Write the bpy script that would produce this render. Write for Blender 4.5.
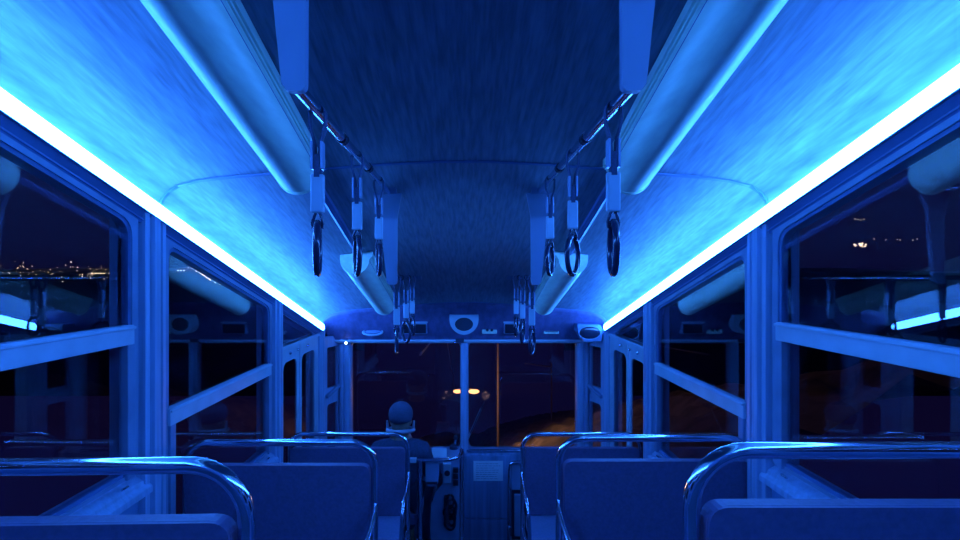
import bpy, bmesh, math, random
from mathutils import Vector, Matrix
random.seed(7)
for o in list(bpy.data.objects): bpy.data.objects.remove(o)
SC = bpy.context.scene
C = SC.collection
PI = math.pi
SL = 0.3146                     # slope of the car body: it drops this much per metre forward

# ------------------------------------------------------------------ camera
cam = bpy.data.cameras.new('camera'); cam.lens = 18; cam.sensor_width = 36
cam.shift_x = 16/960; cam.shift_y = 6/960; cam.clip_start = 0.02; cam.clip_end = 3000
co = bpy.data.objects.new('camera', cam); C.objects.link(co)
co.location = (0, 0, 0); co.rotation_euler = (PI/2, 0, 0)
SC.camera = co

# ------------------------------------------------------------------ world, exposure
w = bpy.data.worlds.new('night'); SC.world = w; w.use_nodes = True
bg = w.node_tree.nodes['Background']
bg.inputs[0].default_value = (0.16, 0.10, 1.0, 1); bg.inputs[1].default_value = 0.02
SC.view_settings.view_transform = 'Standard'; SC.view_settings.look = 'None'
SC.view_settings.exposure = 0.0; SC.view_settings.gamma = 1.0
SC.view_settings.use_curve_mapping = False
STRIP_COL = (0.034, 0.215, 1.0); STRIP_POWER = 66.0

# ------------------------------------------------------------------ materials
def mat(name, col, rough=0.5, metal=0.0, noise=0.0, scale=(8, 8, 8), spec=0.5, bump=0.0, emit=None, power=0, coat=0.0, detail=4):
    m = bpy.data.materials.new(name); m.use_nodes = True
    nt = m.node_tree; b = nt.nodes['Principled BSDF']
    b.inputs['Base Color'].default_value = (*col, 1)
    b.inputs['Roughness'].default_value = rough
    b.inputs['Metallic'].default_value = metal
    b.inputs['Specular IOR Level'].default_value = spec
    b.inputs['Coat Weight'].default_value = coat
    if emit:
        b.inputs['Emission Color'].default_value = (*emit, 1); b.inputs['Emission Strength'].default_value = power
    tc = nt.nodes.new('ShaderNodeTexCoord'); mp = nt.nodes.new('ShaderNodeMapping')
    mp.inputs['Scale'].default_value = scale
    nz = nt.nodes.new('ShaderNodeTexNoise'); nz.inputs['Scale'].default_value = 1; nz.inputs['Detail'].default_value = detail
    nt.links.new(tc.outputs['Object'], mp.inputs[0]); nt.links.new(mp.outputs[0], nz.inputs['Vector'])
    if noise > 0:
        r = nt.nodes.new('ShaderNodeMapRange')
        r.inputs[1].default_value = 0.3; r.inputs[2].default_value = 0.7
        r.inputs[3].default_value = 1 - noise; r.inputs[4].default_value = 1 + noise
        nt.links.new(nz.outputs[0], r.inputs[0])
        mx = nt.nodes.new('ShaderNodeMix'); mx.data_type = 'RGBA'; mx.blend_type = 'MULTIPLY'
        mx.inputs[0].default_value = 1; mx.inputs[6].default_value = (*col, 1)
        nt.links.new(r.outputs[0], mx.inputs[7]); nt.links.new(mx.outputs[2], b.inputs['Base Color'])
    if bump > 0:
        bp = nt.nodes.new('ShaderNodeBump'); bp.inputs['Strength'].default_value = bump; bp.inputs['Distance'].default_value = 0.002
        nt.links.new(nz.outputs[0], bp.inputs['Height']); nt.links.new(bp.outputs[0], b.inputs['Normal'])
    return m
def emat(name, col, power):
    m = bpy.data.materials.new(name); m.use_nodes = True; nt = m.node_tree; nt.nodes.clear()
    e = nt.nodes.new('ShaderNodeEmission'); e.inputs[0].default_value = (*col, 1); e.inputs[1].default_value = power
    o = nt.nodes.new('ShaderNodeOutputMaterial'); nt.links.new(e.outputs[0], o.inputs[0]); return m
def glass_mat():
    m = bpy.data.materials.new('window_glass'); m.use_nodes = True; nt = m.node_tree; nt.nodes.clear()
    lw = nt.nodes.new('ShaderNodeLayerWeight'); lw.inputs[0].default_value = 0.5
    pw = nt.nodes.new('ShaderNodeMath'); pw.operation = 'POWER'; pw.inputs[1].default_value = 5
    ml = nt.nodes.new('ShaderNodeMath'); ml.operation = 'MULTIPLY_ADD'; ml.inputs[1].default_value = 0.96; ml.inputs[2].default_value = 0.075
    nt.links.new(lw.outputs['Facing'], pw.inputs[0]); nt.links.new(pw.outputs[0], ml.inputs[0])
    t = nt.nodes.new('ShaderNodeBsdfTransparent'); t.inputs[0].default_value = (0.93, 0.93, 0.95, 1)
    g = nt.nodes.new('ShaderNodeBsdfGlossy'); g.inputs['Roughness'].default_value = 0.0
    mx = nt.nodes.new('ShaderNodeMixShader'); o = nt.nodes.new('ShaderNodeOutputMaterial')
    nt.links.new(ml.outputs[0], mx.inputs[0]); nt.links.new(t.outputs[0], mx.inputs[1]); nt.links.new(g.outputs[0], mx.inputs[2])
    nt.links.new(mx.outputs[0], o.inputs[0]); return m
M = {}
M['glass'] = glass_mat()
M['ceiling'] = mat('veneer_ceiling', (0.20, 0.26, 0.325), 0.45, noise=0.27, scale=(75, 0.45, 30), detail=6, bump=0.2)
M['fascia'] = mat('veneer_fascia', (0.14, 0.13, 0.27), 0.45, noise=0.25, scale=(22, 22, 1.2), detail=7)
M['sash'] = mat('painted_sash_bar', (0.42, 0.56, 0.66), 0.4, noise=0.10, scale=(9, 9, 9), bump=0.1)
M['frame'] = mat('shade_toned_window_frame', (0.20, 0.29, 0.44), 0.38, noise=0.12, scale=(9, 9, 9), bump=0.1)  # frame colour darkened to carry the shade below the LED strip
M['post'] = mat('painted_post', (0.30, 0.42, 0.60), 0.36, noise=0.14, scale=(60, 60, 2), bump=0.1)
M['wall'] = mat('painted_wall_panel', (0.14, 0.24, 0.42), 0.5, noise=0.12, scale=(20, 1.5, 20))
M['cornice'] = mat('cornice_paint', (0.10, 0.18, 0.36), 0.4, noise=0.1, scale=(20, 1, 20))
M['housing'] = mat('satin_aluminium_cover', (0.74, 0.92, 0.74), 0.36, noise=0.10, scale=(40, 0.8, 40))
M['bracket'] = mat('bracket_enamel', (0.19, 0.26, 0.38), 0.4, noise=0.06)
M['chrome'] = mat('chrome_tube', (0.62, 0.68, 0.78), 0.13, metal=1.0, noise=0.05, scale=(12, 12, 12))
M['vinyl'] = mat('dark_seat_vinyl', (0.14, 0.12, 0.23), 0.5, noise=0.12, scale=(90, 90, 90), bump=0.35)
M['vinyl2'] = mat('seat_cushion_vinyl', (0.18, 0.20, 0.34), 0.45, noise=0.12, scale=(90, 90, 90), bump=0.3)
M['black'] = mat('black_plastic', (0.012, 0.018, 0.035), 0.22, noise=0.1)
M['ring'] = mat('strap_ring_plastic', (0.02, 0.03, 0.07), 0.15, noise=0.1)
M['belt'] = mat('woven_strap', (0.04, 0.06, 0.13), 0.7, noise=0.2, scale=(200, 200, 200))
M['sleeve'] = mat('pale_strap_sleeve', (0.36, 0.50, 0.60), 0.5, noise=0.05)
M['clip'] = mat('clear_clip_plastic', (0.30, 0.42, 0.60), 0.15, noise=0.05)
M['dark'] = mat('dark_rubber', (0.02, 0.03, 0.06), 0.6, noise=0.1)
M['floor'] = mat('ribbed_floor', (0.06, 0.09, 0.15), 0.5, noise=0.25, scale=(60, 2, 2))
M['paper'] = mat('printed_paper', (0.62, 0.74, 0.80), 0.7, noise=0.05)
M['ink'] = mat('paper_ink', (0.10, 0.14, 0.22), 0.7, noise=0.05)
M['panel'] = mat('front_wood_panel', (0.16, 0.27, 0.44), 0.45, noise=0.3, scale=(30, 30, 1.5), detail=6)
M['console'] = mat('console_enamel', (0.22, 0.32, 0.48), 0.35, noise=0.1)
M['coat'] = mat('dark_jacket_cloth', (0.035, 0.055, 0.11), 0.85, noise=0.2, scale=(60, 60, 60))
M['skin'] = mat('skin', (0.26, 0.17, 0.13), 0.5, noise=0.05)
M['hair'] = mat('knit_cap', (0.06, 0.08, 0.14), 0.9, noise=0.25, scale=(120, 120, 120))
M['collar'] = mat('pale_scarf_cloth', (0.30, 0.38, 0.48), 0.8, noise=0.1)
M['earth'] = mat('dark_hillside', (0.02, 0.02, 0.025), 0.95, noise=0.3, scale=(.05, .05, .05))
M['ballast'] = mat('track_ballast', (0.10, 0.08, 0.07), 0.95, noise=0.5, scale=(6, 6, 6), bump=0.5)
M['bank'] = mat('grassy_bank', (0.14, 0.10, 0.08), 0.95, noise=0.6, scale=(1.2, 1.2, 1.2), bump=0.5)
M['steel'] = mat('rail_steel', (0.35, 0.33, 0.32), 0.35, metal=0.9, noise=0.1)
M['concrete'] = mat('weathered_concrete', (0.07, 0.045, 0.03), 0.9, noise=0.3, scale=(3, 3, 3))
M['strip'] = emat('led_light', STRIP_COL, STRIP_POWER)
M['warm'] = emat('warm_lamp_light', (1.0, 0.42, 0.15), 3.5)
M['pilot'] = emat('pilot_lamp_light', (0.5, 0.7, 1.0), 8)
M['townlight'] = emat('town_lamp_light', (1.0, 0.72, 0.45), 9)

# ------------------------------------------------------------------ mesh builder
class MB:
    def __init__(s): s.v = []; s.f = []; s.sm = []
    def add(s, vs, fs, smooth=False):
        k = len(s.v); s.v += [tuple(p) for p in vs]
        for f in fs: s.f.append([i + k for i in f]); s.sm.append(smooth)
    def box(s, x0, x1, y0, y1, z0, z1, slope=False):
        d = SL if slope else 0
        vs = [(x, y, z - d*y) for z in (z0, z1) for (x, y) in ((x0, y0), (x1, y0), (x1, y1), (x0, y1))]
        s.add(vs, [(3, 2, 1, 0), (4, 5, 6, 7), (0, 1, 5, 4), (1, 2, 6, 5), (2, 3, 7, 6), (3, 0, 4, 7)]); return s
    def hexa(s, vs):
        s.add(vs, [(3, 2, 1, 0), (4, 5, 6, 7), (0, 1, 5, 4), (1, 2, 6, 5), (2, 3, 7, 6), (3, 0, 4, 7)]); return s
    def tube(s, path, r, n=12, closed=False, r2=None):
        P = [Vector(p) for p in path]; N = len(P)
        prev = None; rings = []
        for i in range(N):
            if closed: t = P[(i+1) % N] - P[i-1]
            else: t = P[min(i+1, N-1)] - P[max(i-1, 0)]
            t.normalize()
            if prev is None:
                a = Vector((0, 0, 1)) if abs(t.z) < .9 else Vector((1, 0, 0))
                u = t.cross(a).normalized()
            else:
                u = (prev - t*prev.dot(t)).normalized()
            prev = u; b = t.cross(u)
            rr = r if r2 is None else r + (r2-r)*i/(N-1)
            rings.append([P[i] + (u*math.cos(2*PI*k/n) + b*math.sin(2*PI*k/n))*rr for k in range(n)])
        vs = [p for R in rings for p in R]; fs = []
        for i in range(N if closed else N-1):
            j = (i+1) % N
            for k in range(n):
                l = (k+1) % n; fs.append((i*n+k, i*n+l, j*n+l, j*n+k))
        s.add(vs, fs, True)
        if not closed:
            s.add(rings[0], [tuple(range(n))[::-1]]); s.add(rings[-1], [tuple(range(n))])
        return s
    def extrude(s, prof, a, b, close=True, smooth=False, caps=True):
        """prof: list of (p,q); a,b: functions mapping (p,q)->xyz for the two ends"""
        n = len(prof); A = [a(p, q) for p, q in prof]; B = [b(p, q) for p, q in prof]
        m = n if close else n-1
        s.add(A+B, [(i, (i+1) % n, n+(i+1) % n, n+i) for i in range(m)], smooth)
        if caps and close:
            s.add(A, [tuple(range(n))[::-1]]); s.add(B, [tuple(range(n))])
        return s
    def ellipsoid(s, c, rx, ry, rz, nu=16, nv=10):
        vs = []; fs = []
        for j in range(nv+1):
            th = PI*j/nv
            for i in range(nu):
                ph = 2*PI*i/nu; vs.append((c[0]+rx*math.sin(th)*math.cos(ph), c[1]+ry*math.sin(th)*math.sin(ph), c[2]+rz*math.cos(th)))
        for j in range(nv):
            for i in range(nu):
                k = (i+1) % nu; fs.append((j*nu+i, (j+1)*nu+i, (j+1)*nu+k, j*nu+k))
        s.add(vs, fs, True); return s
    def build(s, name, m, parent=None, bevel=0, loc=None, seg=2):
        me = bpy.data.meshes.new(name); me.from_pydata(s.v, [], s.f); me.update()
        bm = bmesh.new(); bm.from_mesh(me)
        bmesh.ops.recalc_face_normals(bm, faces=bm.faces) if True else None
        bm.to_mesh(me); bm.free()
        for p, f in zip(me.polygons, s.sm): p.use_smooth = f
        me.materials.append(M[m] if isinstance(m, str) else m)
        o = bpy.data.objects.new(name, me); C.objects.link(o)
        if loc: o.location = loc
        if parent: o.parent = parent
        if bevel:
            b = o.modifiers.new('bevel', 'BEVEL'); b.width = bevel; b.segments = seg; b.limit_method = 'ANGLE'; b.angle_limit = 0.6
        return o
def plate(name, outer, holes, fmap, t0, t1, m, parent=None, bevel=0):
    """flat plate with holes; 2-D loops mapped by fmap(u, v, t)"""
    bm = bmesh.new(); edges = []
    loops = [outer] + holes; allv = []
    for L in loops:
        vs = [bm.verts.new((u, v, 0)) for u, v in L]; allv.append(vs)
        for i in range(len(vs)): edges.append(bm.edges.new((vs[i], vs[(i+1) % len(vs)])))
    r = bmesh.ops.triangle_fill(bm, use_beauty=True, use_dissolve=False, edges=edges, normal=(0, 0, 1))
    bm.verts.index_update()
    vs2 = [(v.co.x, v.co.y) for v in bm.verts]; tris = [[v.index for v in f.verts] for f in bm.faces]
    lp = [[v.index for v in L] for L in allv]; bm.free()
    b = MB(); n = len(vs2)
    V = [fmap(u, v, t0) for u, v in vs2] + [fmap(u, v, t1) for u, v in vs2]
    F = [t[::-1] for t in tris] + [[i+n for i in t] for t in tris]
    for L in lp:
        for i in range(len(L)):
            a, c = L[i], L[(i+1) % len(L)]; F.append([a, c, c+n, a+n])
    b.add(V, F)
    return b.build(name, m, parent, bevel)
def rrect(pts, rad, n=5):
    """round the corners of a polygon; rad list"""
    out = []; N = len(pts)
    for i in range(N):
        p = Vector(pts[i]); a = Vector(pts[i-1]); c = Vector(pts[(i+1) % N]); r = rad[i] if isinstance(rad, (list, tuple)) else rad
        if r <= 0: out.append(tuple(p)); continue
        u = (a-p).normalized(); w_ = (c-p).normalized(); s0 = p+u*r; s1 = p+w_*r
        for k in range(n+1):
            t = k/n; q = s0*(1-t)**2 + p*2*t*(1-t) + s1*t*t; out.append((q.x, q.y))
    return out
def tag(o, label=None, cat=None, group=None, kind=None):
    if label: o['label'] = label
    if cat: o['category'] = cat
    if group: o['group'] = group
    if kind: o['kind'] = kind
    return o
def thing(name, label, cat, loc=(0, 0, 0), group=None):
    o = bpy.data.objects.new(name, None); o.empty_display_size = .05; C.objects.link(o); o.location = loc
    return tag(o, label, cat, group)
def local(o, parent):
    """parent o (built in world space) to parent while keeping its place"""
    o.parent = parent; o.matrix_parent_inverse = Matrix.Translation(-Vector(parent.location)); return o
def copy_tree(o, parent=None):
    c = o.copy(); C.objects.link(c); c.parent = parent
    for ch in list(o.children): copy_tree(ch, c)
    return c
def st(o, label=None):
    if label: o['label'] = label
    o['kind'] = 'structure'; return o

SIDES = ((-1, 'left'), (1, 'right'))
YB, YF = -2.3, 3.85             # back wall and front seam of the ceiling
POSTS_L = [-1.50, -0.40, 0.70, 1.75, 2.92]
POSTS_R = [-1.46, -0.36, 0.74, 1.845, 2.95]

def px(x, y, Y): return ((x-464)*Y/480, Y, (276-y)*Y/480)
# ------------------------------------------------------------------ floor, ceiling, end walls
st(MB().box(-1.25, 1.25, YB, 4.35, -1.06, -1.0, True).build('floor', 'floor'))
prof = [(-1.142, .838), (-1.138, .856), (-1.115, .885), (-1.08, .908), (-1.0, .928), (-.85, .944), (-.68, .957), (-.5, .975), (-.3, .99), (-.1, 1.0)]
prof = prof + [(-x, z) for x, z in prof[::-1]]
fine = prof
cl = MB()
top = [(x, z+.05) for x, z in fine[::-1]]
cl.extrude(fine+top, lambda x, z: (x, YB, z-SL*YB), lambda x, z: (x, YF, z-SL*YF), smooth=False)
ceil = st(cl.build('ceiling', 'ceiling'))
for p in ceil.data.polygons:
    if len(p.vertices) == 4: p.use_smooth = True
m_ = ceil.modifiers.new('es', 'EDGE_SPLIT'); m_.split_angle = math.radians(40)
def seam(name, y, wd, m='cornice'):
    b = MB(); lo = [(x*.995, z-.0035) for x, z in fine]; hi = [(x, z+.01) for x, z in fine[::-1]]
    b.extrude(lo+hi, lambda x, z: (x, y, z-SL*y), lambda x, z: (x, y+wd, z-SL*(y+wd)))
    return st(b.build(name, m))
seam('trim_1', 1.80, .012); seam('trim_2', YF-.012, .012); seam('trim_3', 0.0, .012)
# back wall, far behind the camera
st(MB().hexa([(-1.25, YB-.05, -.5), (1.25, YB-.05, -.5), (1.25, YB, -.5), (-1.25, YB, -.5), (-1.25, YB-.05, 1.8), (1.25, YB-.05, 1.8), (1.25, YB, 1.8), (-1.25, YB, 1.8)]).build('wall_back', 'wall'))

# ------------------------------------------------------------------ side walls
for sg, side in SIDES:
    def X(x): return sg*x
    POSTS = POSTS_L if sg < 0 else POSTS_R
    b = MB()
    # cornice above the windows, profile runs the length of the car
    cp = [(1.235, .722), (1.142, .722), (1.138, .730), (1.134, .732), (1.134, .737), (1.142, .741), (1.125, .765), (1.235, .765)]
    b.extrude(cp, lambda x, z: (X(x), YB, z-SL*YB), lambda x, z: (X(x), 3.9, z-SL*3.9))
    st(b.build('trim_%d' % (4 if sg < 0 else 5), 'cornice'))
    # lower wall: one stepped panel per bay plus a skirting
    b = MB()
    bays = []
    for i, py in enumerate(POSTS):
        ya = py + .09; yb = (POSTS[i+1] - .09) if i+1 < len(POSTS) else None
        if yb: bays.append((ya, yb, -.69 - .3455*(i-2)))
    for (ya, yb, zs) in [(YB, POSTS[0]-.09, -.69+.3455*3)] + bays:
        ya2 = ya-.1 if ya > YB else ya
        y2 = yb+.1
        b.hexa([(X(1.15), ya2, -1.03-SL*ya2), (X(1.23), ya2, -1.03-SL*ya2), (X(1.23), y2, -1.03-SL*y2), (X(1.15), y2, -1.03-SL*y2),
                (X(1.15), ya2, zs-.07), (X(1.23), ya2, zs-.07), (X(1.23), y2, zs-.07), (X(1.15), y2, zs-.07)])
        # raised moulding line following the sill
        b.box(min(X(1.143), X(1.152)), max(X(1.143), X(1.152)), ya+.12, yb-.02, zs-.185, zs-.178)
        b.box(min(X(1.143), X(1.152)), max(X(1.143), X(1.152)), yb-.03, yb-.023, zs-.5, zs-.18)
    st(b.build('wall_'+side, 'wall'))
    # window posts with vertical ribs
    for i, py in enumerate(POSTS):
        b = MB()
        pr = [(py-.10, 1.22), (py-.10, 1.162), (py-.055, 1.162), (py-.05, 1.128), (py-.03, 1.125), (py-.025, 1.14), (py-.02, 1.14), (py-.012, 1.118),
              (py+.02, 1.118), (py+.026, 1.136), (py+.034, 1.136), (py+.04, 1.122), (py+.062, 1.124), (py+.066, 1.15), (py+.10, 1.16), (py+.10, 1.22)]
        b.extrude(pr, lambda y, x: (X(x), y, -1.0-SL*y), lambda y, x: (X(x), y, .764-SL*y))
        po = b.build('trim_%d' % (10+i + (10 if sg > 0 else 0)), 'post', bevel=.0015)
        st(po)
        s = MB()
        for dz in (.55, .2, -.15, -.5):
            s.ellipsoid((X(1.162), py-.078, dz-SL*py), .004, .006, .006, 8, 6)
        s.build('screw', 'chrome', po)
    # window units
    for n, (ya, yb, zs) in enumerate(bays):
        num = (1 if sg < 0 else 6) + n
        tz = lambda y: .727 - SL*y
        fm = lambda u, v, t: (X(t), u, v)
        outer = [(ya-.02, zs), (yb+.02, zs), (yb+.02, tz(yb+.02)), (ya-.02, tz(ya-.02))]
        a2, b2 = ya+.012, yb-.010
        inner = rrect([(a2, zs+.012), (b2, zs+.012), (b2, tz(b2)-.02), (a2, tz(a2)-.02)], [0, 0, .055, .055])
        fr = plate('window_%d' % num, outer, [inner], fm, 1.140, 1.190, 'frame')
        st(fr)
        # thin rubber gasket just inside the frame
        g2 = rrect([(a2+.012, zs+.024), (b2-.012, zs+.024), (b2-.012, tz(b2-.012)-.033), (a2+.012, tz(a2+.012)-.033)], [0, 0, .05, .05])
        plate('gasket', inner, [g2], fm, 1.146, 1.17, 'cornice', fr)
        # transom: the horizontal bar of the sliding sash
        zt = zs + .523
        tb = MB()
        tb.box(min(X(1.128), X(1.165)), max(X(1.128), X(1.165)), ya+.005, yb-.015, zt-.066, zt)
        tb.box(min(X(1.121), X(1.128)), max(X(1.121), X(1.128)), ya+.005, yb-.015, zt-.014, zt-.004)
        tb.build('transom', 'sash', fr, bevel=.003)
        sb = MB()   # stiles of the lower sash
        for (c0, c1) in ((ya+.01, ya+.045), (yb-.045, yb-.008)):
            sb.box(min(X(1.130), X(1.165)), max(X(1.130), X(1.165)), c0, c1, zs, zt-.066)
        sb.build('sash_stile', 'frame', fr, bevel=.003)
        pb = MB(); pb.hexa([(X(1.150), a2, zs), (X(1.154), a2, zs), (X(1.154), b2, zs), (X(1.150), b2, zs),
                            (X(1.150), a2, tz(a2)-.02), (X(1.154), a2, tz(a2)-.02), (X(1.154), b2, tz(b2)-.02), (X(1.150), b2, tz(b2)-.02)])
        pb.build('pane', 'glass', fr)
        # sill with stepped profile sloping into the car
        sp = [(1.22, zs+.004), (1.165, zs-.004), (1.16, zs-.016), (1.135, zs-.034), (1.132, zs-.046), (1.116, zs-.060), (1.114, zs-.082), (1.15, zs-.09), (1.22, zs-.09)]
        q = MB(); q.extrude(sp, lambda x, z: (X(x), ya-.03, z), lambda x, z: (X(x), yb+.06, z))
        so = q.build('sill', 'post', fr, bevel=.002)
        lk = MB()
        for yy in (yb-.06,):
            lk.tube([(X(1.13), yy-.015, zs-.018), (X(1.13), yy+.015, zs-.018)], .004, 8)
        lk.build('sill_catch', 'chrome', fr, bevel=.002)
    # door bay next to the front: folding door, two narrow leaves with a raked pane over them
    num = 1 if sg < 0 else 2
    fm = lambda u, v, t: (X(t), u, v)
    Y0, Y1, ZT = 3.0, 3.80, -.46
    outer = [(Y0, -1.0-SL*Y0), (Y1, -1.0-SL*Y1), (Y1, ZT), (Y0, ZT)]
    h1 = rrect([(3.06, -1.75), (3.31, -1.75), (3.31, ZT-.10), (3.06, ZT-.10)], .06)
    h2 = rrect([(3.41, -1.85), (3.70, -1.85), (3.70, ZT-.10), (3.41, ZT-.10)], .06)
    dr = plate('door_%d' % num, outer, [h1, h2], fm, 1.152, 1.162, 'sash'); st(dr)
    MB().box(min(X(1.155), X(1.159)), max(X(1.155), X(1.159)), 3.05, 3.69, -1.87, ZT-.09).build('door_pane', 'glass', dr)
    q = MB().box(min(X(1.135), X(1.2)), max(X(1.135), X(1.2)), Y0, Y1+.02, ZT-.012, ZT+.012)
    q.box(min(X(1.146), X(1.157)), max(X(1.146), X(1.157)), 3.352, 3.366, -1.98, ZT-.012)
    q.build('door_rail', 'sash', dr, bevel=.003)
    q = MB()
    for yy in (3.15, 3.3, 3.5): q.ellipsoid((X(1.14), yy, ZT-.045), .01, .012, .012, 8, 6)
    q.build('door_hinge', 'chrome', dr)
    tz = lambda y: .727 - SL*y
    o3 = [(Y0, ZT), (Y1, ZT), (Y1, ZT+.006), (3.75, tz(3.75)+.004), (Y0, tz(Y0))]
    i3 = [(Y0+.012, ZT+.012), (3.64, ZT+.012), (3.64, tz(3.64)-.012), (Y0+.012, tz(Y0+.012)-.012)]
    wn = 5 if sg < 0 else 10
    fr = plate('window_%d' % wn, o3, [i3], fm, 1.150, 1.168, 'frame'); st(fr)
    MB().hexa([(X(1.160), Y0+.02, ZT+.01), (X(1.164), Y0+.02, ZT+.01), (X(1.164), 3.72, ZT+.01), (X(1.160), 3.72, ZT+.01),
               (X(1.160), Y0+.02, tz(Y0+.02)-.01), (X(1.164), Y0+.02, tz(Y0+.02)-.01), (X(1.164), 3.72, tz(3.72)-.005), (X(1.160), 3.72, tz(3.72)-.005)]).build('pane', 'glass', fr)
    # end post and canted corner panel with two lights
    pr = [(3.79, 1.22), (3.79, 1.14), (3.81, 1.125), (3.83, 1.135), (3.85, 1.12), (3.88, 1.12), (3.90, 1.13), (3.90, 1.22)]
    st(MB().extrude(pr, lambda y, x: (X(x), y, -1.0-SL*y), lambda y, x: (X(x), y, .80-SL*y)).build('trim_%d' % (30+num), 'post', bevel=.002))
    P0 = Vector((1.145, 3.89)); P1 = Vector((1.055, 4.13)); D = (P1-P0); L = D.length; D.normalize(); Nn = Vector((D.y, -D.x))
    fm2 = lambda u, v, t: (X(P0.x + D.x*u + Nn.x*t), P0.y + D.y*u + Nn.y*t, v)
    outer = [(0, -2.35), (L, -2.35), (L, -.50), (0, -.50)]
    h1 = rrect([(.06, -.93), (L-.05, -.93), (L-.05, -.59), (.06, -.59)], .015)
    h2 = rrect([(.06, -1.48), (L-.05, -1.48), (L-.05, -1.06), (.06, -1.06)], .03)
    cp = plate('wall_corner_'+side, outer, [h1, h2], fm2, 0, .03, 'post'); st(cp)
    q = MB(); q.hexa([fm2(.05, -1.5, .012), fm2(L-.04, -1.5, .012), fm2(L-.04, -1.5, .017), fm2(.05, -1.5, .017), fm2(.05, -.57, .012), fm2(L-.04, -.57, .012), fm2(L-.04, -.57, .017), fm2(.05, -.57, .017)])
    q.build('corner_pane', 'glass', cp)
    q = MB(); q.hexa([fm2(.03, -1.0, -.03), fm2(L-.02, -.93, -.03), fm2(L-.02, -.93, 0), fm2(.03, -1.0, 0), fm2(.03, -.975, -.03), fm2(L-.02, -.905, -.03), fm2(L-.02, -.905, 0), fm2(.03, -.975, 0)])
    q.build('corner_handle', 'frame', cp, bevel=.004)
    # thick windscreen pillar
    pil = [(1.06, 4.16), (1.065, 4.10), (1.055, 4.075), (1.03, 4.07), (1.025, 4.082), (1.015, 4.082), (1.01, 4.065), (.985, 4.065), (.965, 4.085), (.96, 4.16)]
    st(MB().extrude(pil, lambda x, y: (X(x), y, -2.35), lambda x, y: (X(x), y, -.5)).build('trim_%d' % (34+num), 'post', bevel=.003))

# ------------------------------------------------------------------ front wall
b = MB()     # fascia between the ceiling and the windscreen
n = len(fine); steps = 8
vs = []
for j in range(steps+1):
    t = j/steps
    for (x, z) in fine:
        zt = z - SL*YF; zb = -.545; xx = x*(1 + .005*t)
        yy = YF + .215*t**.8
        vs.append((xx, yy, zt*(1-t) + zb*t))
fs = [(j*n+i, j*n+i+1, (j+1)*n+i+1, (j+1)*n+i) for j in range(steps) for i in range(n-1)]
b.add(vs, fs, True)
fa = b.build('wall_front', 'fascia'); st(fa)
sm = fa.modifiers.new('solid', 'SOLIDIFY'); sm.thickness = .02; sm.offset = 0
def FY(z): # depth of the fascia at height z (centre)
    t = min(max((-.211 - z)/.324, 0), 1); return YF + .215*t**.8
lip = MB(); lip.extrude([(4.045, -.560), (4.035, -.548), (4.045, -.536), (4.2, -.528), (4.2, -.565), (4.055, -.568)], lambda y, z: (-1.13, y, z), lambda y, z: (1.13, y, z))
st(lip.build('trim_40', 'sash', bevel=.003))
# windscreen: frame plate with two panes
fm = lambda u, v, t: (u, t, v)
zt, zb = -.565, -1.475
outer = [(-1.1, -1.52), (1.1, -1.52), (1.1, -.53), (-1.1, -.53)]
hl = rrect([(-.965, zb), (-.032, zb), (-.032, zt), (-.965, zt)], .05)
hr = rrect([(.040, zb), (.965, zb), (.965, zt), (.040, zt)], .05)
wf = plate('window_11', outer, [hl, hr], fm, 4.10, 4.15, 'frame'); st(wf)
q = MB(); q.box(-1.0, 1.0, 4.122, 4.128, -1.5, -.54); q.build('windscreen_pane', 'glass', wf)
q = MB(); q.extrude([(-.026, 4.10), (-.028, 4.07), (-.012, 4.055), (.018, 4.055), (.032, 4.07), (.034, 4.10)], lambda x, y: (x, y, -1.5), lambda x, y: (x, y, -.545))
q.build('centre_pillar', 'post', wf, bevel=.002)
q = MB(); q.tube([(.01, 4.07, zb-.004), (.95, 4.07, zb-.004)], .010, 10); q.build('windscreen_sill_bead', 'chrome', wf)
# wipers outside the glass
for a, c, lb in (((414, 443), (399, 414), 'left'), ((466, 443), (481, 409), 'right')):
    pa, pc = px(a[0], a[1], 4.17), px(c[0], c[1], 4.17)
    t = thing('windscreen_wiper', 'thin raised wiper arm outside the %s windscreen pane' % lb, 'wiper', (pa[0], 4.17, pa[2]))
    local(MB().tube([(pa[0], 4.15, pa[2]), (pa[0], 4.185, pa[2])], .018, 12).build('pivot', 'dark'), t)
    local(MB().tube([pa, pc], .009, 8).build('arm', 'sleeve'), t)
    mx, mz = (pa[0]+pc[0]*3)/4, (pa[2]+pc[2]*3)/4; dx, dz = (pc[0]-pa[0])*.75, (pc[2]-pa[2])*.75
    local(MB().tube([(mx-dx*.6, 4.158, mz-dz*.6), (mx+dx*.6, 4.158, mz+dz*.6)], .006, 6).build('blade', 'dark'), t)
# lower front wall
b = MB(); b.box(-1.1, 1.1, 4.06, 4.14, -2.36, -1.50); b.box(-.01, .40, 4.045, 4.06, -2.04, -1.515); b.box(-.01, .40, 4.04, 4.06, -2.36, -2.05)
st(b.build('wall_front_lower', 'panel', bevel=.004))

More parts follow.
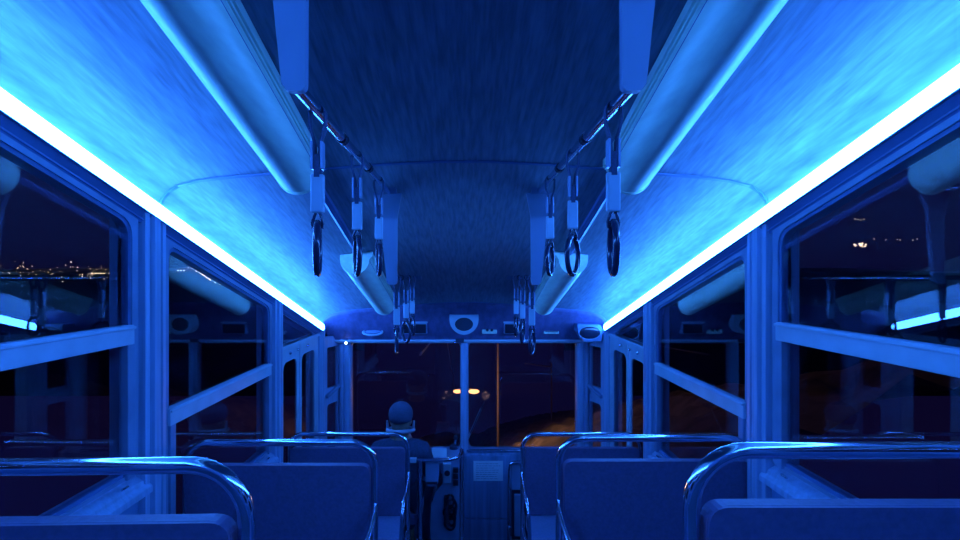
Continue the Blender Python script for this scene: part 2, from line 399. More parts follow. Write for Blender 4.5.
# ------------------------------------------------------------------ LED strips
for sg, side in SIDES:
    t = thing('led_strip', 'long glowing LED strip running along the top of the %s-hand windows' % side, 'light strip', (sg*1.13, 0, .80), 'LED strips above the windows')
    y0, y1 = YB+.02, 3.84
    ch = MB(); ch.extrude([(1.154, .762), (1.118, .762), (1.118, .766), (1.150, .770), (1.150, .834), (1.154, .834)],
                          lambda x, z: (sg*x, y0, z-SL*y0), lambda x, z: (sg*x, y1, z-SL*y1))
    local(ch.build('channel', 'frame'), t)
    df = MB(); df.extrude([(1.149, .774), (1.130, .773), (1.121, .778), (1.116, .790), (1.116, .808), (1.121, .820), (1.130, .829), (1.149, .832)],
                          lambda x, z: (sg*x, y0, z-SL*y0), lambda x, z: (sg*x, y1, z-SL*y1))
    local(df.build('diffuser', 'strip'), t)

# ------------------------------------------------------------------ ceiling lamp housings (unlit half-round covers)
def housing(sg, y0, y1, label):
    t = thing('ceiling_lamp_housing', label, 'lamp housing', (sg*.6, y0, .93-SL*y0))
    pr = []
    x0, z0 = .605, .925
    for k in range(15):
        a = PI*k/14; pr.append((x0+.078*math.cos(a), z0-.078*math.sin(a)))
    pr = [(.683, .950)] + pr + [(.521, .931), (.521, .936), (.515, .936), (.515, .944), (.508, .944), (.508, .970)]
    bd = MB(); bd.extrude(pr, lambda x, z: (sg*x, y0, z-SL*y0), lambda x, z: (sg*x, y1, z-SL*y1))
    o = bd.build('cover', 'housing', bevel=0)
    for p in o.data.polygons:
        if len(p.vertices) == 4: p.use_smooth = True
    e = o.modifiers.new('es', 'EDGE_SPLIT'); e.split_angle = math.radians(25)
    local(o, t)
    for nm, ya, yb in (('end_cap', y0-.008, y0+.004), ('end_cap', y1-.004, y1+.008)):
        c = MB(); pp = [(x0+(x-x0)*1.03, z0+(z-z0)*1.03) for x, z in pr]
        c.extrude(pp, lambda x, z: (sg*x, ya, z-SL*ya), lambda x, z: (sg*x, yb, z-SL*yb)); local(c.build(nm, 'housing'), t)
    s = MB(); s.extrude([(.533, .925), (.530, .921), (.526, .925)], lambda x, z: (sg*x, y0, z-SL*y0), lambda x, z: (sg*x, y1, z-SL*y1))
    local(s.build('seam_strip', 'cornice'), t)
for sg, side in SIDES:
    housing(sg, -1.4, 1.74, 'long half-round metal ceiling lamp cover nearest the viewer, %s of the aisle' % side)
    housing(sg, 2.66, 3.62, 'short half-round metal ceiling lamp cover near the windscreen, %s of the aisle' % side)
    cnd = MB(); cnd.extrude([(.565, .985), (.565, .950), (.585, .945), (.60, .955), (.60, .975)], lambda x, z: (sg*x, 1.76, z-SL*1.76), lambda x, z: (sg*x, 2.645, z-SL*2.645))
    tag(cnd.build('cable_duct', 'cornice'), 'slim dark cable duct between the two lamp covers %s of the aisle' % side, 'cable duct')

# ------------------------------------------------------------------ grab rails with tapered brackets
RX = .317
RAILS = [(-.30, 0.875, .358+.367), (.866, 2.03, .358), (2.03, 3.19, -.009)]
names = ['behind the viewer', 'nearest the viewer', 'closest to the windscreen']
def rail(sg, side, k):
    ya, yb, z = RAILS[k]
    t = thing('grab_rail', 'horizontal chrome grab rail under the ceiling, %s of the aisle, %s' % (side, names[k]), 'grab rail', (sg*RX, ya, z))
    b = MB(); b.tube([(sg*RX, ya+.012, z), (sg*RX, yb, z)], .0125, 14); local(b.build('rail_tube', 'chrome'), t)
    # tapered near-end bracket: inner edge upright, outer edge raked
    zc = lambda y: .988 - SL*y
    b = MB()
    y0, y1 = ya-.012, ya+.004
    zz = zc(ya)
    pr = [(.282, z-.020), (.289, z-.028), (.316, z-.028), (.325, z-.016), (.340, z+.13), (.352, zz-.06), (.385, zz), (.262, zz), (.281, zz-.10)]
    b.extrude(pr, lambda x, q: (sg*x, y0, q + (0 if q < z else 0)), lambda x, q: (sg*x, y1, q))
    local(b.build('bracket', 'bracket', bevel=.004), t)
    # far end: the rail runs into a small wedge mount on the sloping ceiling
    b = MB(); pr = [(yb-.06, zc(yb-.06)+.006), (yb-.01, z-.014), (yb+.0, z-.016), (yb+.0, zc(yb)+.006)]
    b.extrude(pr, lambda y, q: (sg*(RX-.035), y, q), lambda y, q: (sg*(RX+.045), y, q))
    local(b.build('ceiling_mount', 'bracket', bevel=.003), t)
    for f in (.33, .62):
        yy = ya + (yb-ya)*f
        local(MB().tube([(sg*RX, yy-.012, z), (sg*RX, yy+.012, z)], .0155, 14).build('rail_clamp', 'black'), t)
for sg, side in SIDES:
    for k in (1, 2): rail(sg, side, k)

# ------------------------------------------------------------------ grab straps
def ring_path(r, rz, n=28): return [(r*math.cos(2*PI*k/n), 0, rz*math.sin(2*PI*k/n)) for k in range(n)]
def make_strap():
    t = thing('grab_strap', 'x', 'grab strap', (0, 0, 0), 'grab straps hanging from the rails')
    b = MB()   # woven belt looped over the rail and both strands down to the clip
    for s in (-1, 1):
        path = [(s*.017, -.004), (s*.016, -.035), (s*.006, -.072), (s*.0045, -.1)]
        for (a, c) in zip(path[:-1], path[1:]):
            b.hexa([(a[0]-.0015, -.010, a[1]), (a[0]+.0015, -.010, a[1]), (a[0]+.0015, .010, a[1]), (a[0]-.0015, .010, a[1]),
                    (c[0]-.0015, -.010, c[1]), (c[0]+.0015, -.010, c[1]), (c[0]+.0015, .010, c[1]), (c[0]-.0015, .010, c[1])])
    arc = [(.017*math.cos(PI*k/8), .017*math.sin(PI*k/8)-.004) for k in range(9)]
    for (a, c) in zip(arc[:-1], arc[1:]):
        b.hexa([(a[0]*.9, -.010, a[1]*.9), (a[0], -.010, a[1]), (a[0], .010, a[1]), (a[0]*.9, .010, a[1]*.9),
                (c[0]*.9, -.010, c[1]*.9), (c[0], -.010, c[1]), (c[0], .010, c[1]), (c[0]*.9, .010, c[1]*.9)])
    b.box(-.006, .006, -.009, .009, -.145, -.095)
    b.build('belt', 'belt', t)
    b = MB()
    for s in (-1, 1): b.box(min(s*.008, s*.013), max(s*.008, s*.013), -.011, .011, -.128, -.068)
    b.build('clip', 'clip', t, bevel=.001)
    MB().box(-.0145, .0145, -.008, .008, -.222, -.138).build('sleeve', 'sleeve', t, bevel=.004)
    b = MB()
    for s in (-1, 1): b.tube([(s*.004, 0, -.220), (s*.012, 0, -.243), (s*.010, 0, -.256)], .0035, 8)
    b.tube([(-.012, 0, -.245), (.012, 0, -.245)], .004, 8)
    b.build('ring_link', 'ring', t)
    b = MB(); b.tube([(x, y, z-.298) for x, y, z in ring_path(.052, .055)], .0075, 10, closed=True)
    b.build('ring', 'ring', t)
    return t
s0 = make_strap(); first = True
sp = {(-1, 1): [1.04, 1.425, 1.79], (1, 1): [1.02, 1.40, 1.77], (-1, 2): [2.26, 2.63, 2.94], (1, 2): [2.24, 2.60, 2.92]}
order = ['first from the viewer', 'middle one', 'last before the bracket']
for (sg, k), ys in sp.items():
    for i, y in enumerate(ys):
        s = s0 if first else copy_tree(s0); first = False
        s.location = (sg*RX, y, RAILS[k][2]); s.rotation_euler = (0, 0, 0)
        ra = math.radians([68, 76, 80, 70, 60, 74][(i*2 + k + (sg > 0)) % 6])*sg
        for ch in s.children:
            if ch.name.startswith('ring') and not ch.name.startswith('ring_link'): ch.rotation_euler = (0, 0, ra)
        s['label'] = 'ring grab strap on the %s %s rail, %s of its three' % (side_ := ('left' if sg < 0 else 'right'), 'near' if k == 1 else 'far', order[i])

# ------------------------------------------------------------------ seats
def make_seat(nm='seat'):
    """local frame: x from aisle (0) to wall (1 = +x, .78 wide), y towards the windscreen, z up from the rail line; faces -y"""
    W = .78; R = .014
    t = thing('tram_seat', 'x', 'seat', (0, 0, 0), 'tube-framed seats in rows')
    def arc(cx, cz, r, a0, a1, n=8): return [(cx + r*math.cos(a0+(a1-a0)*i/n), 0, cz + r*math.sin(a0+(a1-a0)*i/n)) for i in range(n+1)]
    r = .095
    path = [(0, 0, -.955), (0, 0, -.5)] + arc(r, -r, r, PI, PI/2) + arc(W-r, -r, r, PI/2, 0) + [(W, 0, -.5), (W, 0, -.955)]
    MB().tube(path, R, 16).build('back_rail', 'chrome', t)
    # upholstered backrest
    pr = rrect([(.022, -.52), (W-.022, -.52), (W-.016, -.084), (.016, -.084)], [.01, .01, .035, .035], 6)
    b = MB(); b.extrude(pr, lambda x, z: (x, -.028, z), lambda x, z: (x, .004, z))
    b.build('backrest', 'vinyl', t, bevel=.014, seg=4)
    b = MB(); b.tube([(x, -.020, z) for x, z in rrect([(.018, -.50), (W-.018, -.50), (W-.018, -.086), (.018, -.086)], .035, 5)], .0028, 6, closed=True)
    b.build('piping', 'vinyl', t)
    b = MB(); pr = rrect([(-.46, -.60), (-.01, -.60), (-.01, -.525), (-.46, -.525)], [.02, .02, .02, .035], 5)
    b.extrude(pr, lambda y, z: (.02, y, z), lambda y, z: (W-.02, y, z)); b.build('seat_cushion', 'vinyl2', t, bevel=.012, seg=3)
    b = MB(); b.box(.03, W-.03, -.44, -.02, -.625, -.60); b.build('seat_pan', 'dark', t, bevel=.004)
    # armrest tube on the aisle side, runs towards the viewer then down
    pa = [(-.002, -.005, -.255), (-.010, -.06, -.262), (-.014, -.16, -.272), (-.014, -.30, -.282), (-.014, -.355, -.292), (-.014, -.392, -.32), (-.012, -.405, -.365), (-.008, -.41, -.45), (-.004, -.412, -.60)]
    MB().tube(pa, .0125, 12).build('armrest', 'chrome', t)
    for (x, y) in ((.0, -.412), (W, -.412)):
        zf = -.955 + SL*.41
        MB().tube([(x, y, -.60), (x, y, zf)], .0125, 10).build('leg', 'chrome', t)
    b = MB(); b.tube([(0, -.412, -.612), (W, -.412, -.612)], .011, 8)
    for x in (0, W): b.tube([(x, -.412, -.612), (x, 0, -.612)], .011, 8)
    b.build('seat_frame', 'chrome', t)
    return t
seat0 = make_seat()
rows = [(-.353, .81, -.304, .0), (-.353, 1.97, -.670, 0), (-.353, 3.14, -1.02, 0), (.372, .815, -.282, 0), (.372, 1.95, -.645, 0), (.372, 3.17, -1.03, 0)]
lbl = ['nearest to the viewer', 'in the middle row', 'in the row next to the windscreen']
for i, (ax, y, z, rz) in enumerate(rows):
    s = seat0 if i == 0 else copy_tree(seat0)
    left = ax < 0
    s.scale = (1, 1, 1); s.rotation_euler = (0, 0, 0)
    s.location = (ax - (.014 if left else -.014), y, z - .014)
    if left: s.scale = (-1, 1, 1)
    if i == 0: s.rotation_euler = (0, 0, math.radians(1.6))
    s['label'] = 'dark padded tube-framed seat %s of the aisle, %s' % ('left' if left else 'right', lbl[i % 3])

# ------------------------------------------------------------------ things on the fascia
def px(x, y, Y): return ((x-464)*Y/480, Y, (276-y)*Y/480)
t = thing('speaker', 'pale D-shaped speaker with dark oval grille above the windscreen pillar', 'speaker', (0, 3.93, -.36))
Yc = 3.90
kS = 1.0
out = [( -.118, -.315), (.118, -.315)] + [(.118*math.cos(-a), -.355-.118*math.sin(a)*1.02) for a in [PI*k/14 for k in range(15)]]
hole = [(.074*math.cos(2*PI*k/24), -.392+.055*math.sin(2*PI*k/24)) for k in range(24)]
local(plate('speaker_body', out, [hole], lambda u, v, tt: (u*kS, tt, v*kS), 3.885, 4.02, 'sleeve'), t)
gr = MB(); gr.extrude([(x*1.02*kS, z*kS) for x, z in hole], lambda x, z: (x, 3.90, z), lambda x, z: (x, 4.0, z)); local(gr.build('grille', 'dark'), t)
def fbox(name, label, cat, x0, x1, y0, y1, Y, m, d=.05, bev=.005):
    a = px(x0, y1, Y); c = px(x1, y0, Y)
    cx, cz = (a[0]+c[0])/2, (a[2]+c[2])/2
    t = thing(name, label, cat, (cx, Y+d, cz))
    local(MB().box(a[0], c[0], Y, Y+d, a[2], c[2]).build('body', m, bevel=bev), t); return t, a, c
t, a, c = fbox('socket_box', 'small pale box with two dark sockets right of the oval speaker', 'socket', 482, 497, 326, 334, 4.0, 'housing')
for k in (.35, .65):
    x = a[0]+(c[0]-a[0])*k; z = (a[2]+c[2])/2
    local(MB().tube([(x, 3.994, z), (x, 4.006, z)], .012, 10).build('socket', 'dark'), t)
for nm, x0, x1, sd in (('left', 403, 427, 'left'), ('right', 504, 525, 'right')):
    t, a, c = fbox('display_unit', 'dark boxed display with a pale top edge on the fascia, %s of the speaker' % sd, 'display', x0, x1, 323, 334, 3.96, 'console', .09)
    local(MB().box(a[0]+.008, c[0]-.008, 3.955, 3.962, a[2]+.006, c[2]-.01).build('screen', 'black'), t)
    local(MB().box(a[0]-.006, c[0]+.006, 3.945, 4.04, c[2], c[2]+.012).build('hood', 'sleeve', bevel=.003), t)
t, a, c = fbox('switch_box', 'small pale slotted box on the fascia, far right', 'switch box', 544, 559, 328, 334, 4.0, 'housing', .06)
local(MB().box(a[0]+.01, c[0]-.01, 3.995, 4.002, a[2]+.016, a[2]+.022).build('slot', 'dark'), t)
t = thing('ceiling_spotlight', 'flat oval lamp with bright rim on the fascia, far left', 'lamp', px(373, 332, 4.0))
rim = MB(); cx, _, cz = px(373, 332, 4.0)
rim.tube([(cx+.08*math.cos(2*PI*k/28), 3.99+.03*math.sin(2*PI*k/28), cz+.022*math.sin(2*PI*k/28)) for k in range(28)], .009, 8, closed=True)
local(rim.build('rim', 'sleeve'), t)
local(MB().ellipsoid((cx, 4.0, cz), .072, .022, .018, 20, 8).build('lens', 'console'), t)
# corner device at right: dark oval loudspeaker in a wedge-shaped case
t = thing('corner_monitor', 'wedge-shaped case with oval dark face in the upper right corner', 'monitor', px(590, 332, 3.9))
a = px(577, 324, 3.86); c = px(602, 341, 3.86)
b = MB(); b.extrude([(a[0], a[2]), (c[0]-.02, a[2]-.005), (c[0], a[2]-.04), (c[0]-.01, c[2]), (a[0]+.05, c[2]), (a[0]+.005, a[2]-.06)], lambda x, z: (x, 3.84, z), lambda x, z: (x, 3.98, z))
local(b.build('case', 'wall', bevel=.006), t)
cx, cz = (a[0]+c[0])/2, (a[2]+c[2])/2
local(MB().ellipsoid((cx-.005, 3.842, cz), .085, .012, .050, 22, 8).build('face', 'black'), t)
b = MB(); b.tube([(cx-.005+.088*math.cos(2*PI*k/28), 3.838, cz+.053*math.sin(2*PI*k/28)) for k in range(28)], .004, 6, closed=True)
local(b.build('face_ring', 'console'), t)
# tiny bright pilot lamp by the left pillar
t = thing('pilot_lamp', 'tiny bright round lamp at the top of the left windscreen pillar', 'lamp', px(346, 343, 4.0))
x, y, z = px(346, 343, 4.03)
local(MB().tube([(x, 4.03, z), (x, 4.07, z)], .016, 12).build('bezel', 'frame'), t)
local(MB().ellipsoid((x, 4.028, z), .011, .008, .011, 12, 8).build('bulb', 'pilot'), t)
# interior mirror / bracket at the pillar top
t = thing('pillar_bracket', 'small dark bracket with round knob at the top of the centre pillar', 'bracket', px(458, 341, 4.05))
x, y, z = px(458, 340, 4.04)
local(MB().box(x-.02, x+.05, 4.03, 4.06, z-.02, z+.012).build('bracket_body', 'dark', bevel=.004), t)
local(MB().ellipsoid((x-.03, 4.04, z-.02), .012, .012, .012, 10, 8).build('knob', 'chrome'), t)

# notice sheet on the lower front wall
t = thing('notice_sheet', 'pale printed notice sheet stuck on the wooden panel under the windscreen', 'notice', (.2, 4.044, -1.63))
a = px(473.5, 481, 4.04); c = px(503, 461, 4.04)
local(MB().box(a[0], c[0], 4.0415, 4.0445, a[2], c[2]).build('sheet', 'paper'), t)
ln = MB()
for k in range(8):
    z = c[2]-.022-.018*k; x1 = c[0]-.02-random.random()*.06; x = a[0]+.02
    while x < x1:
        wl = .012+random.random()*.03; ln.box(x, min(x+wl, x1), 4.0405, 4.0415, z-.003, z); x += wl+.006
local(ln.build('printed_lines', 'ink'), t)

# ------------------------------------------------------------------ driver's barrier, console and fittings
YD = 3.34
t = thing('driver_barrier', 'chrome rail barrier with slim posts behind the driver', 'barrier', (-.2, YD, -2.1))
zr = -1.281
fl = lambda y: -1.0 - SL*y
def curve(pts, n=6):
    return rrect3(pts, n)
b = MB(); b.tube([(-.375, YD, zr), (-.14, YD, zr), (-.09, YD+.01, zr+.003), (-.05, YD+.04, zr), (-.025, YD+.09, zr), (-.016, YD+.2, zr)], .0125, 12)
local(b.build('top_rail', 'chrome'), t)
for x in (-.308,): local(MB().tube([(x, YD, zr), (x, YD, fl(YD)-.01)], .018, 12).build('post', 'chrome'), t)
local(MB().tube([(-.016, YD+.2, zr), (-.016, YD+.2, fl(YD+.2)-.01)], .018, 12).build('post', 'chrome'), t)
local(MB().box(-.385, -.33, YD-.014, YD+.014, zr-.016, zr+.016).build('end_cap', 'sleeve', bevel=.003), t)
# console
t = thing('driver_console', 'blue enamel control console with a curved cut-away side beside the driver', 'console', (-.15, 3.85, -2.2))
pr = [(-.26, -2.19), (-.03, -2.19), (-.03, -1.42), (-.26, -1.42), (-.26, -1.46), (-.17, -1.47), (-.17, -1.62), (-.22, -1.68), (-.255, -1.78), (-.265, -1.95), (-.255, -2.1)]
local(MB().extrude(pr, lambda x, z: (x, 3.74, z), lambda x, z: (x, 4.0, z)).build('body', 'console', bevel=.008), t)
tag(MB().box(-.95, -.27, 3.88, 4.058, -1.585, -1.535).build('dashboard', 'console', bevel=.008), 'narrow enamel shelf under the left windscreen in front of the driver', 'dashboard')
b = MB()
for k in range(3): b.box(-.085, -.045, 3.715, 3.745, -1.49-.05*k-.035, -1.49-.05*k)
local(b.build('switch_bank', 'black', bevel=.004), t)
local(MB().box(-.165, -.10, 3.70, 3.745, -1.60, -1.45).build('meter', 'sleeve', bevel=.006), t)
b = MB(); b.tube([(-.13, 3.695, -1.52), (-.13, 3.70, -1.52)], .022, 16); local(b.build('dial', 'black'), t)
# padded bin with rounded bottom next to the console
t = thing('padded_bag', 'rounded pale-blue bag hanging on the barrier rail', 'bag', (-.245, 3.62, -1.45))
pr = rrect([(-.27, -1.47), (-.18, -1.47), (-.175, -1.30), (-.27, -1.30)], [.04, .04, .01, .01], 6)
local(MB().extrude(pr, lambda x, z: (x, 3.36, z), lambda x, z: (x, 3.42, z)).build('bag_body', 'console', bevel=.012), t)
local(MB().box(-.265, -.185, 3.352, 3.36, -1.455, -1.44).build('bag_strap', 'dark'), t)
# coiled cable / hanging hand controller
t = thing('coiled_cable', 'dark coiled cable with handset hanging on the console front', 'cable', (-.10, 3.70, -1.85))
b = MB()
for k in range(5):
    cx, cz, rx, rz = -.11+.012*(k % 2), -1.74-.045*k, .030+.008*(k % 3), .05+.01*(k % 2)
    b.tube([(cx+rx*math.cos(2*PI*i/20), 3.705+.005*k+.008*math.sin(4*PI*i/20), cz+rz*math.sin(2*PI*i/20)) for i in range(20)], .009, 8, closed=True)
local(b.build('coil', 'black'), t)
local(MB().box(-.155, -.115, 3.70, 3.74, -1.92, -1.70).build('handset', 'dark', bevel=.012), t)
# sheet on the desk
t = thing('ticket_sheet', 'small pale card propped on the console beside the driver', 'card', (-.2, 3.75, -1.42))
a = px(431.5, 458.5, 3.72); c = px(446.5, 450, 3.72)
local(MB().hexa([(a[0]+.0, 3.76, -1.425), (c[0]+.0, 3.76, -1.425), (c[0], 3.764, -1.425), (a[0], 3.764, -1.425), (a[0], 3.78, -1.355), (c[0], 3.78, -1.355), (c[0], 3.784, -1.355), (a[0], 3.784, -1.355)]).build('card', 'paper'), t)
# control lever on the desk
t = thing('control_lever', 'dark control lever on the desk left of the centre pillar', 'lever', (-.06, 3.95, -1.42))
local(MB().tube([(-.075, 3.95, -1.42), (-.068, 3.93, -1.33)], .008, 8).build('shaft', 'chrome'), t)
local(MB().ellipsoid((-.068, 3.93, -1.32), .02, .02, .022, 12, 8).build('knob', 'black'), t)
local(MB().tube([(-.085, 3.95, -1.42), (-.085, 3.95, -1.395)], .035, 14).build('base', 'dark'), t)

# folding attendant seat cabinet at the right of the notice
t = thing('folded_seat', 'tube-framed narrow cabinet with upright panel right of the notice', 'cabinet', (.45, 3.9, -2.2))
b = MB(); path = [(.365, 3.93, -2.24), (.365, 3.93, -1.60), (.37, 3.93, -1.56), (.385, 3.93, -1.535), (.41, 3.93, -1.525), (.62, 3.93, -1.525)]
b.tube(path, .0125, 12); local(b.build('frame_tube', 'chrome'), t)
local(MB().box(.385, .64, 3.94, 3.99, -1.76, -1.54).build('upper_panel', 'console', bevel=.008), t)
local(MB().box(.40, .64, 3.97, 4.03, -2.22, -1.76).build('recess', 'dark', bevel=.004), t)
local(MB().box(.415, .48, 3.94, 3.975, -2.14, -1.80).build('upright_panel', 'console', bevel=.006), t)
local(MB().box(.37, .64, 3.94, 4.03, -2.24, -2.18).build('foot_box', 'console', bevel=.006), t)
local(MB().ellipsoid((.372, 3.915, -2.05), .018, .018, .018, 12, 8).build('knob', 'chrome'), t)

# ------------------------------------------------------------------ driver
def skin(name, verts, edges, radii, root, m, parent, sub=2):
    me = bpy.data.meshes.new(name); me.from_pydata(verts, edges, []); me.update()
    o = bpy.data.objects.new(name, me); C.objects.link(o)
    sk = o.modifiers.new('skin', 'SKIN'); sk.use_smooth_shade = True
    bm = bmesh.new(); bm.from_mesh(me); lay = bm.verts.layers.skin.verify()
    for i, v in enumerate(bm.verts):
        r = radii[i]; r = r if isinstance(r, tuple) else (r, r)
        v[lay].radius = r; v[lay].use_root = (i == root)
    bm.to_mesh(me); bm.free()
    s = o.modifiers.new('sub', 'SUBSURF'); s.levels = sub; s.render_levels = sub
    me.materials.append(M[m]); o.parent = parent
    return o
DX, DY = -.465, 3.50
hz = -1.04      # head centre
seatz = fl(DY)+.46
dt = thing('person', 'driver seen from behind in a dark jacket and knit cap, seated at the controls', 'person', (DX, DY, seatz))
H = hz - seatz
V = []; E = []; Rr = []
def add(p, r, par=None):
    V.append(p); Rr.append(r)
    if par is not None: E.append((par, len(V)-1))
    return len(V)-1
pel = add((0, 0, .09), (.12, .10))
wst = add((0, 0, .22), (.11, .09), pel)
chs = add((0, .01, H-.30), (.12, .095), wst)
shb = add((0, .015, H-.205), (.07, .06), chs)
nk = add((0, .03, H-.12), .052, shb)
h1 = add((0, .035, H-.045), (.068, .078), nk)
h2 = add((0, .035, H+.02), (.078, .092), h1)
h3 = add((0, .03, H+.075), (.055, .062), h2)
ns = add((0, .135, H-.02), .012, h1)
for s in (-1, 1):
    add((s*.085, .03, H-.02), .012, h1)
    a = add((s*.165, .01, H-.225), .055, shb); el = add((s*.215, .10, H-.44), .042, a); wr = add((s*.17, .30, H-.45), .028, el)
    hd = add((s*.165, .37, H-.455), (.030, .018), wr)
    for k, (dx, ln_) in enumerate(((-.024, .060), (-.008, .070), (.008, .065), (.024, .050))):
        f1 = add((s*.165+dx, .37+ln_*.6, H-.452), .009, hd); add((s*.165+dx, .37+ln_, H-.475), .008, f1)
    th = add((s*.135, .36, H-.46), .010, hd); add((s*.125, .395, H-.47), .009, th)
    hp = add((s*.09, .02, .06), .085, pel); kn = add((s*.08-.06, .36, .06), .058, hp); ak = add((s*.09-.06, .34, -.45), .04, kn); add((s*.10-.06, .45, -.55), (.038, .028), ak)
bd = skin('body', V, E, Rr, 0, 'skin', dt)
# jacket
V = []; E = []; Rr = []
pel = add((0, 0, .06), (.15, .125)); wst = add((0, 0, .2), (.15, .12), pel); chs = add((0, .01, H-.31), (.155, .12), wst); shb = add((0, .012, H-.205), (.115, .095), chs); add((0, .025, H-.135), (.072, .068), shb)
for s in (-1, 1):
    a = add((s*.158, .01, H-.235), .078, shb); el = add((s*.215, .10, H-.44), .058, a); add((s*.172, .28, H-.45), .042, el)
skin('jacket', V, E, Rr, 0, 'coat', dt)
V = []; E = []; Rr = []
pel = add((0, 0, .09), (.135, .11))
for s in (-1, 1):
    hp = add((s*.09, .02, .07), .098, pel); kn = add((s*.08-.06, .36, .06), .068, hp); add((s*.09-.06, .34, -.40), .052, kn)
skin('trousers', V, E, Rr, 0, 'dark', dt)
# knit cap: shell over the skull, open underneath
cap = MB(); nu, nv = 24, 8; vs = []; fs = []
for j in range(nv+1):
    th = (PI*.66)*j/nv
    for i in range(nu):
        ph = 2*PI*i/nu; vs.append((.090*math.sin(th)*math.cos(ph), .03+.106*math.sin(th)*math.sin(ph), H+.025+.092*math.cos(th)))
for j in range(nv):
    for i in range(nu): k = (i+1) % nu; fs.append((j*nu+i, (j+1)*nu+i, (j+1)*nu+k, j*nu+k))
cap.add(vs, fs, True); c_ = cap.build('cap', 'hair', dt); s_ = c_.modifiers.new('s', 'SOLIDIFY'); s_.thickness = .006
cap = MB()
cap.tube([(.095*math.cos(a), .02+.085*math.sin(a), H-.088-.012*math.sin(a)) for a in [2*PI*k/24 for k in range(24)]], .014, 10, closed=True)
cap.tube([(-.094, .02, H-.08), (-.098, .02, H-.02)], .010, 8, r2=.007); cap.tube([(.094, .02, H-.08), (.098, .02, H-.02)], .010, 8, r2=.007)
cap.build('collar', 'collar', dt)
# stool
t = thing('pedestal_stool', 'dark round-cornered stool the driver sits on', 'stool', (DX, DY, fl(DY)))
pr = rrect([(-.16, -.12), (.16, -.12), (.16, .18), (-.16, .18)], .05)
MB().extrude(pr, lambda x, y: (x, y, .35), lambda x, y: (x, y, .42)).build('cushion', 'vinyl', t, bevel=.012)
MB().tube([(0, 0, 0), (0, 0, .35)], .03, 14).build('pedestal', 'chrome', t)
MB().extrude([(-.12, -.1), (.12, -.1), (.12, .12), (-.12, .12)], lambda x, y: (x, y, -SL*y-.01), lambda x, y: (x, y, .04-SL*y)).build('base', 'dark', t)

# ------------------------------------------------------------------ outside
gz = lambda y: -1.95 - SL*y
tag(MB().hexa([(-6, 5, gz(5)-.3), (5.5, 5, gz(5)-.3), (9, 140, gz(140)-.3), (-9, 140, gz(140)-.3), (-6, 5, gz(5)), (5.5, 5, gz(5)), (9, 140, gz(140)), (-9, 140, gz(140))]).build('track_bed', 'ballast'),
    'stony track bed falling away ahead of the windscreen', 'track bed', kind='structure')
for i, x in enumerate((-.62, .62)):
    tag(MB().box(x-.035, x+.035, 5, 90, -1.95, -1.82, True).build('track_rail', 'steel'), 'steel running rail on the track bed ahead, %s one' % ('left' if i == 0 else 'right'), 'rail', 'running rails')
# bank to the right, rough slope
b = MB(); NX, NY = 14, 40; vs = []; fs = []
for j in range(NY+1):
    y = 7+j*1.8
    for i in range(NX+1):
        u = i/NX; x = 2.0+u*9
        vs.append((x, y, gz(y)+.1+3.4*u**.6+.25*math.sin(i*2.1+j*1.3)+.2*random.random()))
for j in range(NY):
    for i in range(NX): k = j*(NX+1)+i; fs.append((k, k+1, k+NX+2, k+NX+1))
b.add(vs, fs, True); tag(b.build('grassy_bank', 'bank'), 'rough dark bank right of the track, dimly lit by orange lamps', 'bank', kind='structure')
b = MB(); vs = []; fs = []
for j in range(NY+1):
    y = 20+j*1.8
    for i in range(NX+1):
        u = i/NX; x = -1.35-u*2.0
        vs.append((x, y, gz(y)+.05+1.0*u**.5+.12*math.sin(i*2.3+j*1.1)+.12*random.random()))
for j in range(NY):
    for i in range(NX): k = j*(NX+1)+i; fs.append((k, k+1, k+NX+2, k+NX+1))
b.add(vs, fs, True); tag(b.build('low_bank', 'bank'), 'low rough bank left of the track, dimly lit by the orange lamp', 'bank', kind='structure')
# pole lit orange
def pole(x, y, h, label):
    t = thing('line_pole', label, 'pole', (x, y, gz(y)))
    MB().tube([(0, 0, -.1), (0, 0, h)], .065, 12, r2=.045).build('mast', 'concrete', t)
    MB().tube([(0, 0, h-.3), (-1.9, 0, h-.05)], .035, 8).build('arm', 'steel', t)
    MB().box(-.16, .16, -.16, .16, -.1, .25).build('footing', 'concrete', t)
    return t
pole(1.70, 24, 7.6, 'tall concrete pole glowing orange right of the centre pillar')
pole(6.2, 34, 6.5, 'thin pole farther down the right side of the track')
wr_ = MB(); wr_.tube([(-.5, 5.5, -.9), (-.8, 20, -2.05), (-1.2, 60, -14.0)], .012, 6)
tag(wr_.build('overhead_wire', 'steel'), 'thin overhead wire running ahead over the track', 'wire')
# twin-headed warm lamp far ahead, its post in line behind the centre pillar
p = px(465.5, 391, 22); Y = 22
t = thing('track_lamp', 'warm orange twin-headed lamp ahead, glowing on both sides of the centre pillar', 'street lamp', (p[0], Y, gz(Y)))
hh = p[2]-gz(Y)
MB().tube([(0, 0, -.1), (0, 0, hh+.1)], .05, 8).build('lamp_post', 'concrete', t)
MB().tube([(-.55, 0, hh+.06), (0, 0, hh+.14), (.55, 0, hh+.06)], .02, 8).build('arm', 'steel', t)
for dx, r_ in ((-.36, .12), (.38, .15)):
    MB().ellipsoid((dx, 0, hh-.02), r_*1.7, r_, r_*.7, 14, 8).build('lamp_head', 'warm', t)
    l = bpy.data.lights.new('lamp_glow', 'POINT'); l.energy = 330; l.color = (1, .55, .32); l.shadow_soft_size = .2
    lo = bpy.data.objects.new('lamp_glow', l); C.objects.link(lo); lo.parent = t; lo.location = (dx*2.4, 0, hh-.2)
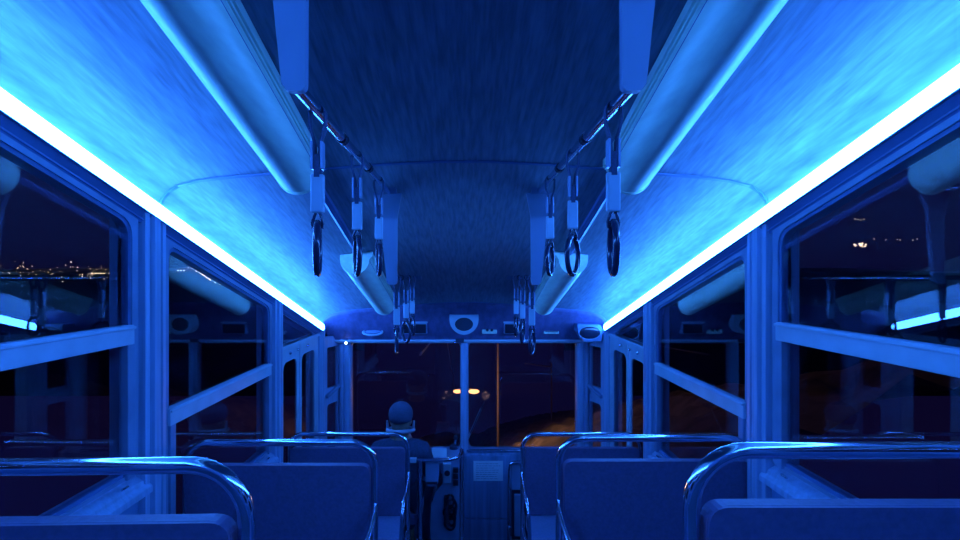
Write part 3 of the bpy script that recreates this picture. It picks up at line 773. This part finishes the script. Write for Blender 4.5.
# distant hillsides and town
def hill(name, x0, x1, Y, ztop, zbot, label):
    b = MB(); N = 60; vs = []; fs = []
    for i in range(N+1):
        u = i/N; x = x0+(x1-x0)*u
        zt_ = ztop*(.8+.25*math.sin(u*7+1)+.1*math.sin(u*23))
        vs += [(x, Y-60, zbot), (x, Y, zt_*.2), (x, Y+80, zt_), (x, Y+160, zbot)]
    for i in range(N):
        for k in range(3): a = i*4+k; fs.append((a, a+4, a+5, a+1))
    b.add(vs, fs, True); return tag(b.build(name, 'earth'), label, 'hillside', kind='structure')
hill('hillside', -900, -120, 420, 12, -90, 'dark far hillside beyond the left windows')
hill('hillside', 120, 900, 420, 10, -90, 'dark far hillside beyond the right windows')
def lights(name, pts, Y, label, m='townlight'):
    b = MB()
    for (x, y, r) in pts:
        p = px(x, y, Y); b.ellipsoid(p, r*1.3, r, r*.8, 6, 4)
    return tag(b.build(name, m), label, 'town lights', kind='stuff')
pts = []
for k in range(85):
    x = random.uniform(-60, 132); y = 271+random.gauss(0, 3.6)+ (1.5 if x > 60 else 0); pts.append((x, y, random.uniform(.08, .20)))
for k in range(10): pts.append((random.uniform(0, 130), random.uniform(262, 282), random.uniform(.06, .12)))
for x in (92, 95, 98, 101, 104): pts.append((x, 273+random.random(), .28))
for x in (114, 117, 119, 122, 124): pts.append((x, 279.5-random.random(), .32))
pts.append((71, 262, .25))
lights('distant_town_lights', pts, 340, 'scattered town lights along the horizon in the first left window')
pts = []
for k in range(26):
    x = random.gauss(207, 5); pts.append((x, 427-.612*(464-x)+5.5+random.random()*3, random.uniform(.12, .36)))
for x in (178, 181, 184): pts.append((x, 270.5, .3))
for x in (188, 192, 196): pts.append((x, 266+random.random()*6, .18))
lights('distant_town_lights', pts, 340, 'dense warm cluster of town lights in the second left window')
lights('distant_town_lights', [(854+random.random()*14, 245.5+random.gauss(0, 1), random.uniform(.15, .38)) for k in range(14)], 340, 'small bright orange cluster of town lights in the first right window')
lights('distant_town_lights', [(x, y, .14) for x, y in ((855, 219), (858, 219.6), (861, 220), (864, 219), (874, 239), (886, 240), (897, 239.5), (900, 240), (913, 240), (917, 239))], 345, 'faint white points above the orange cluster in the first right window')
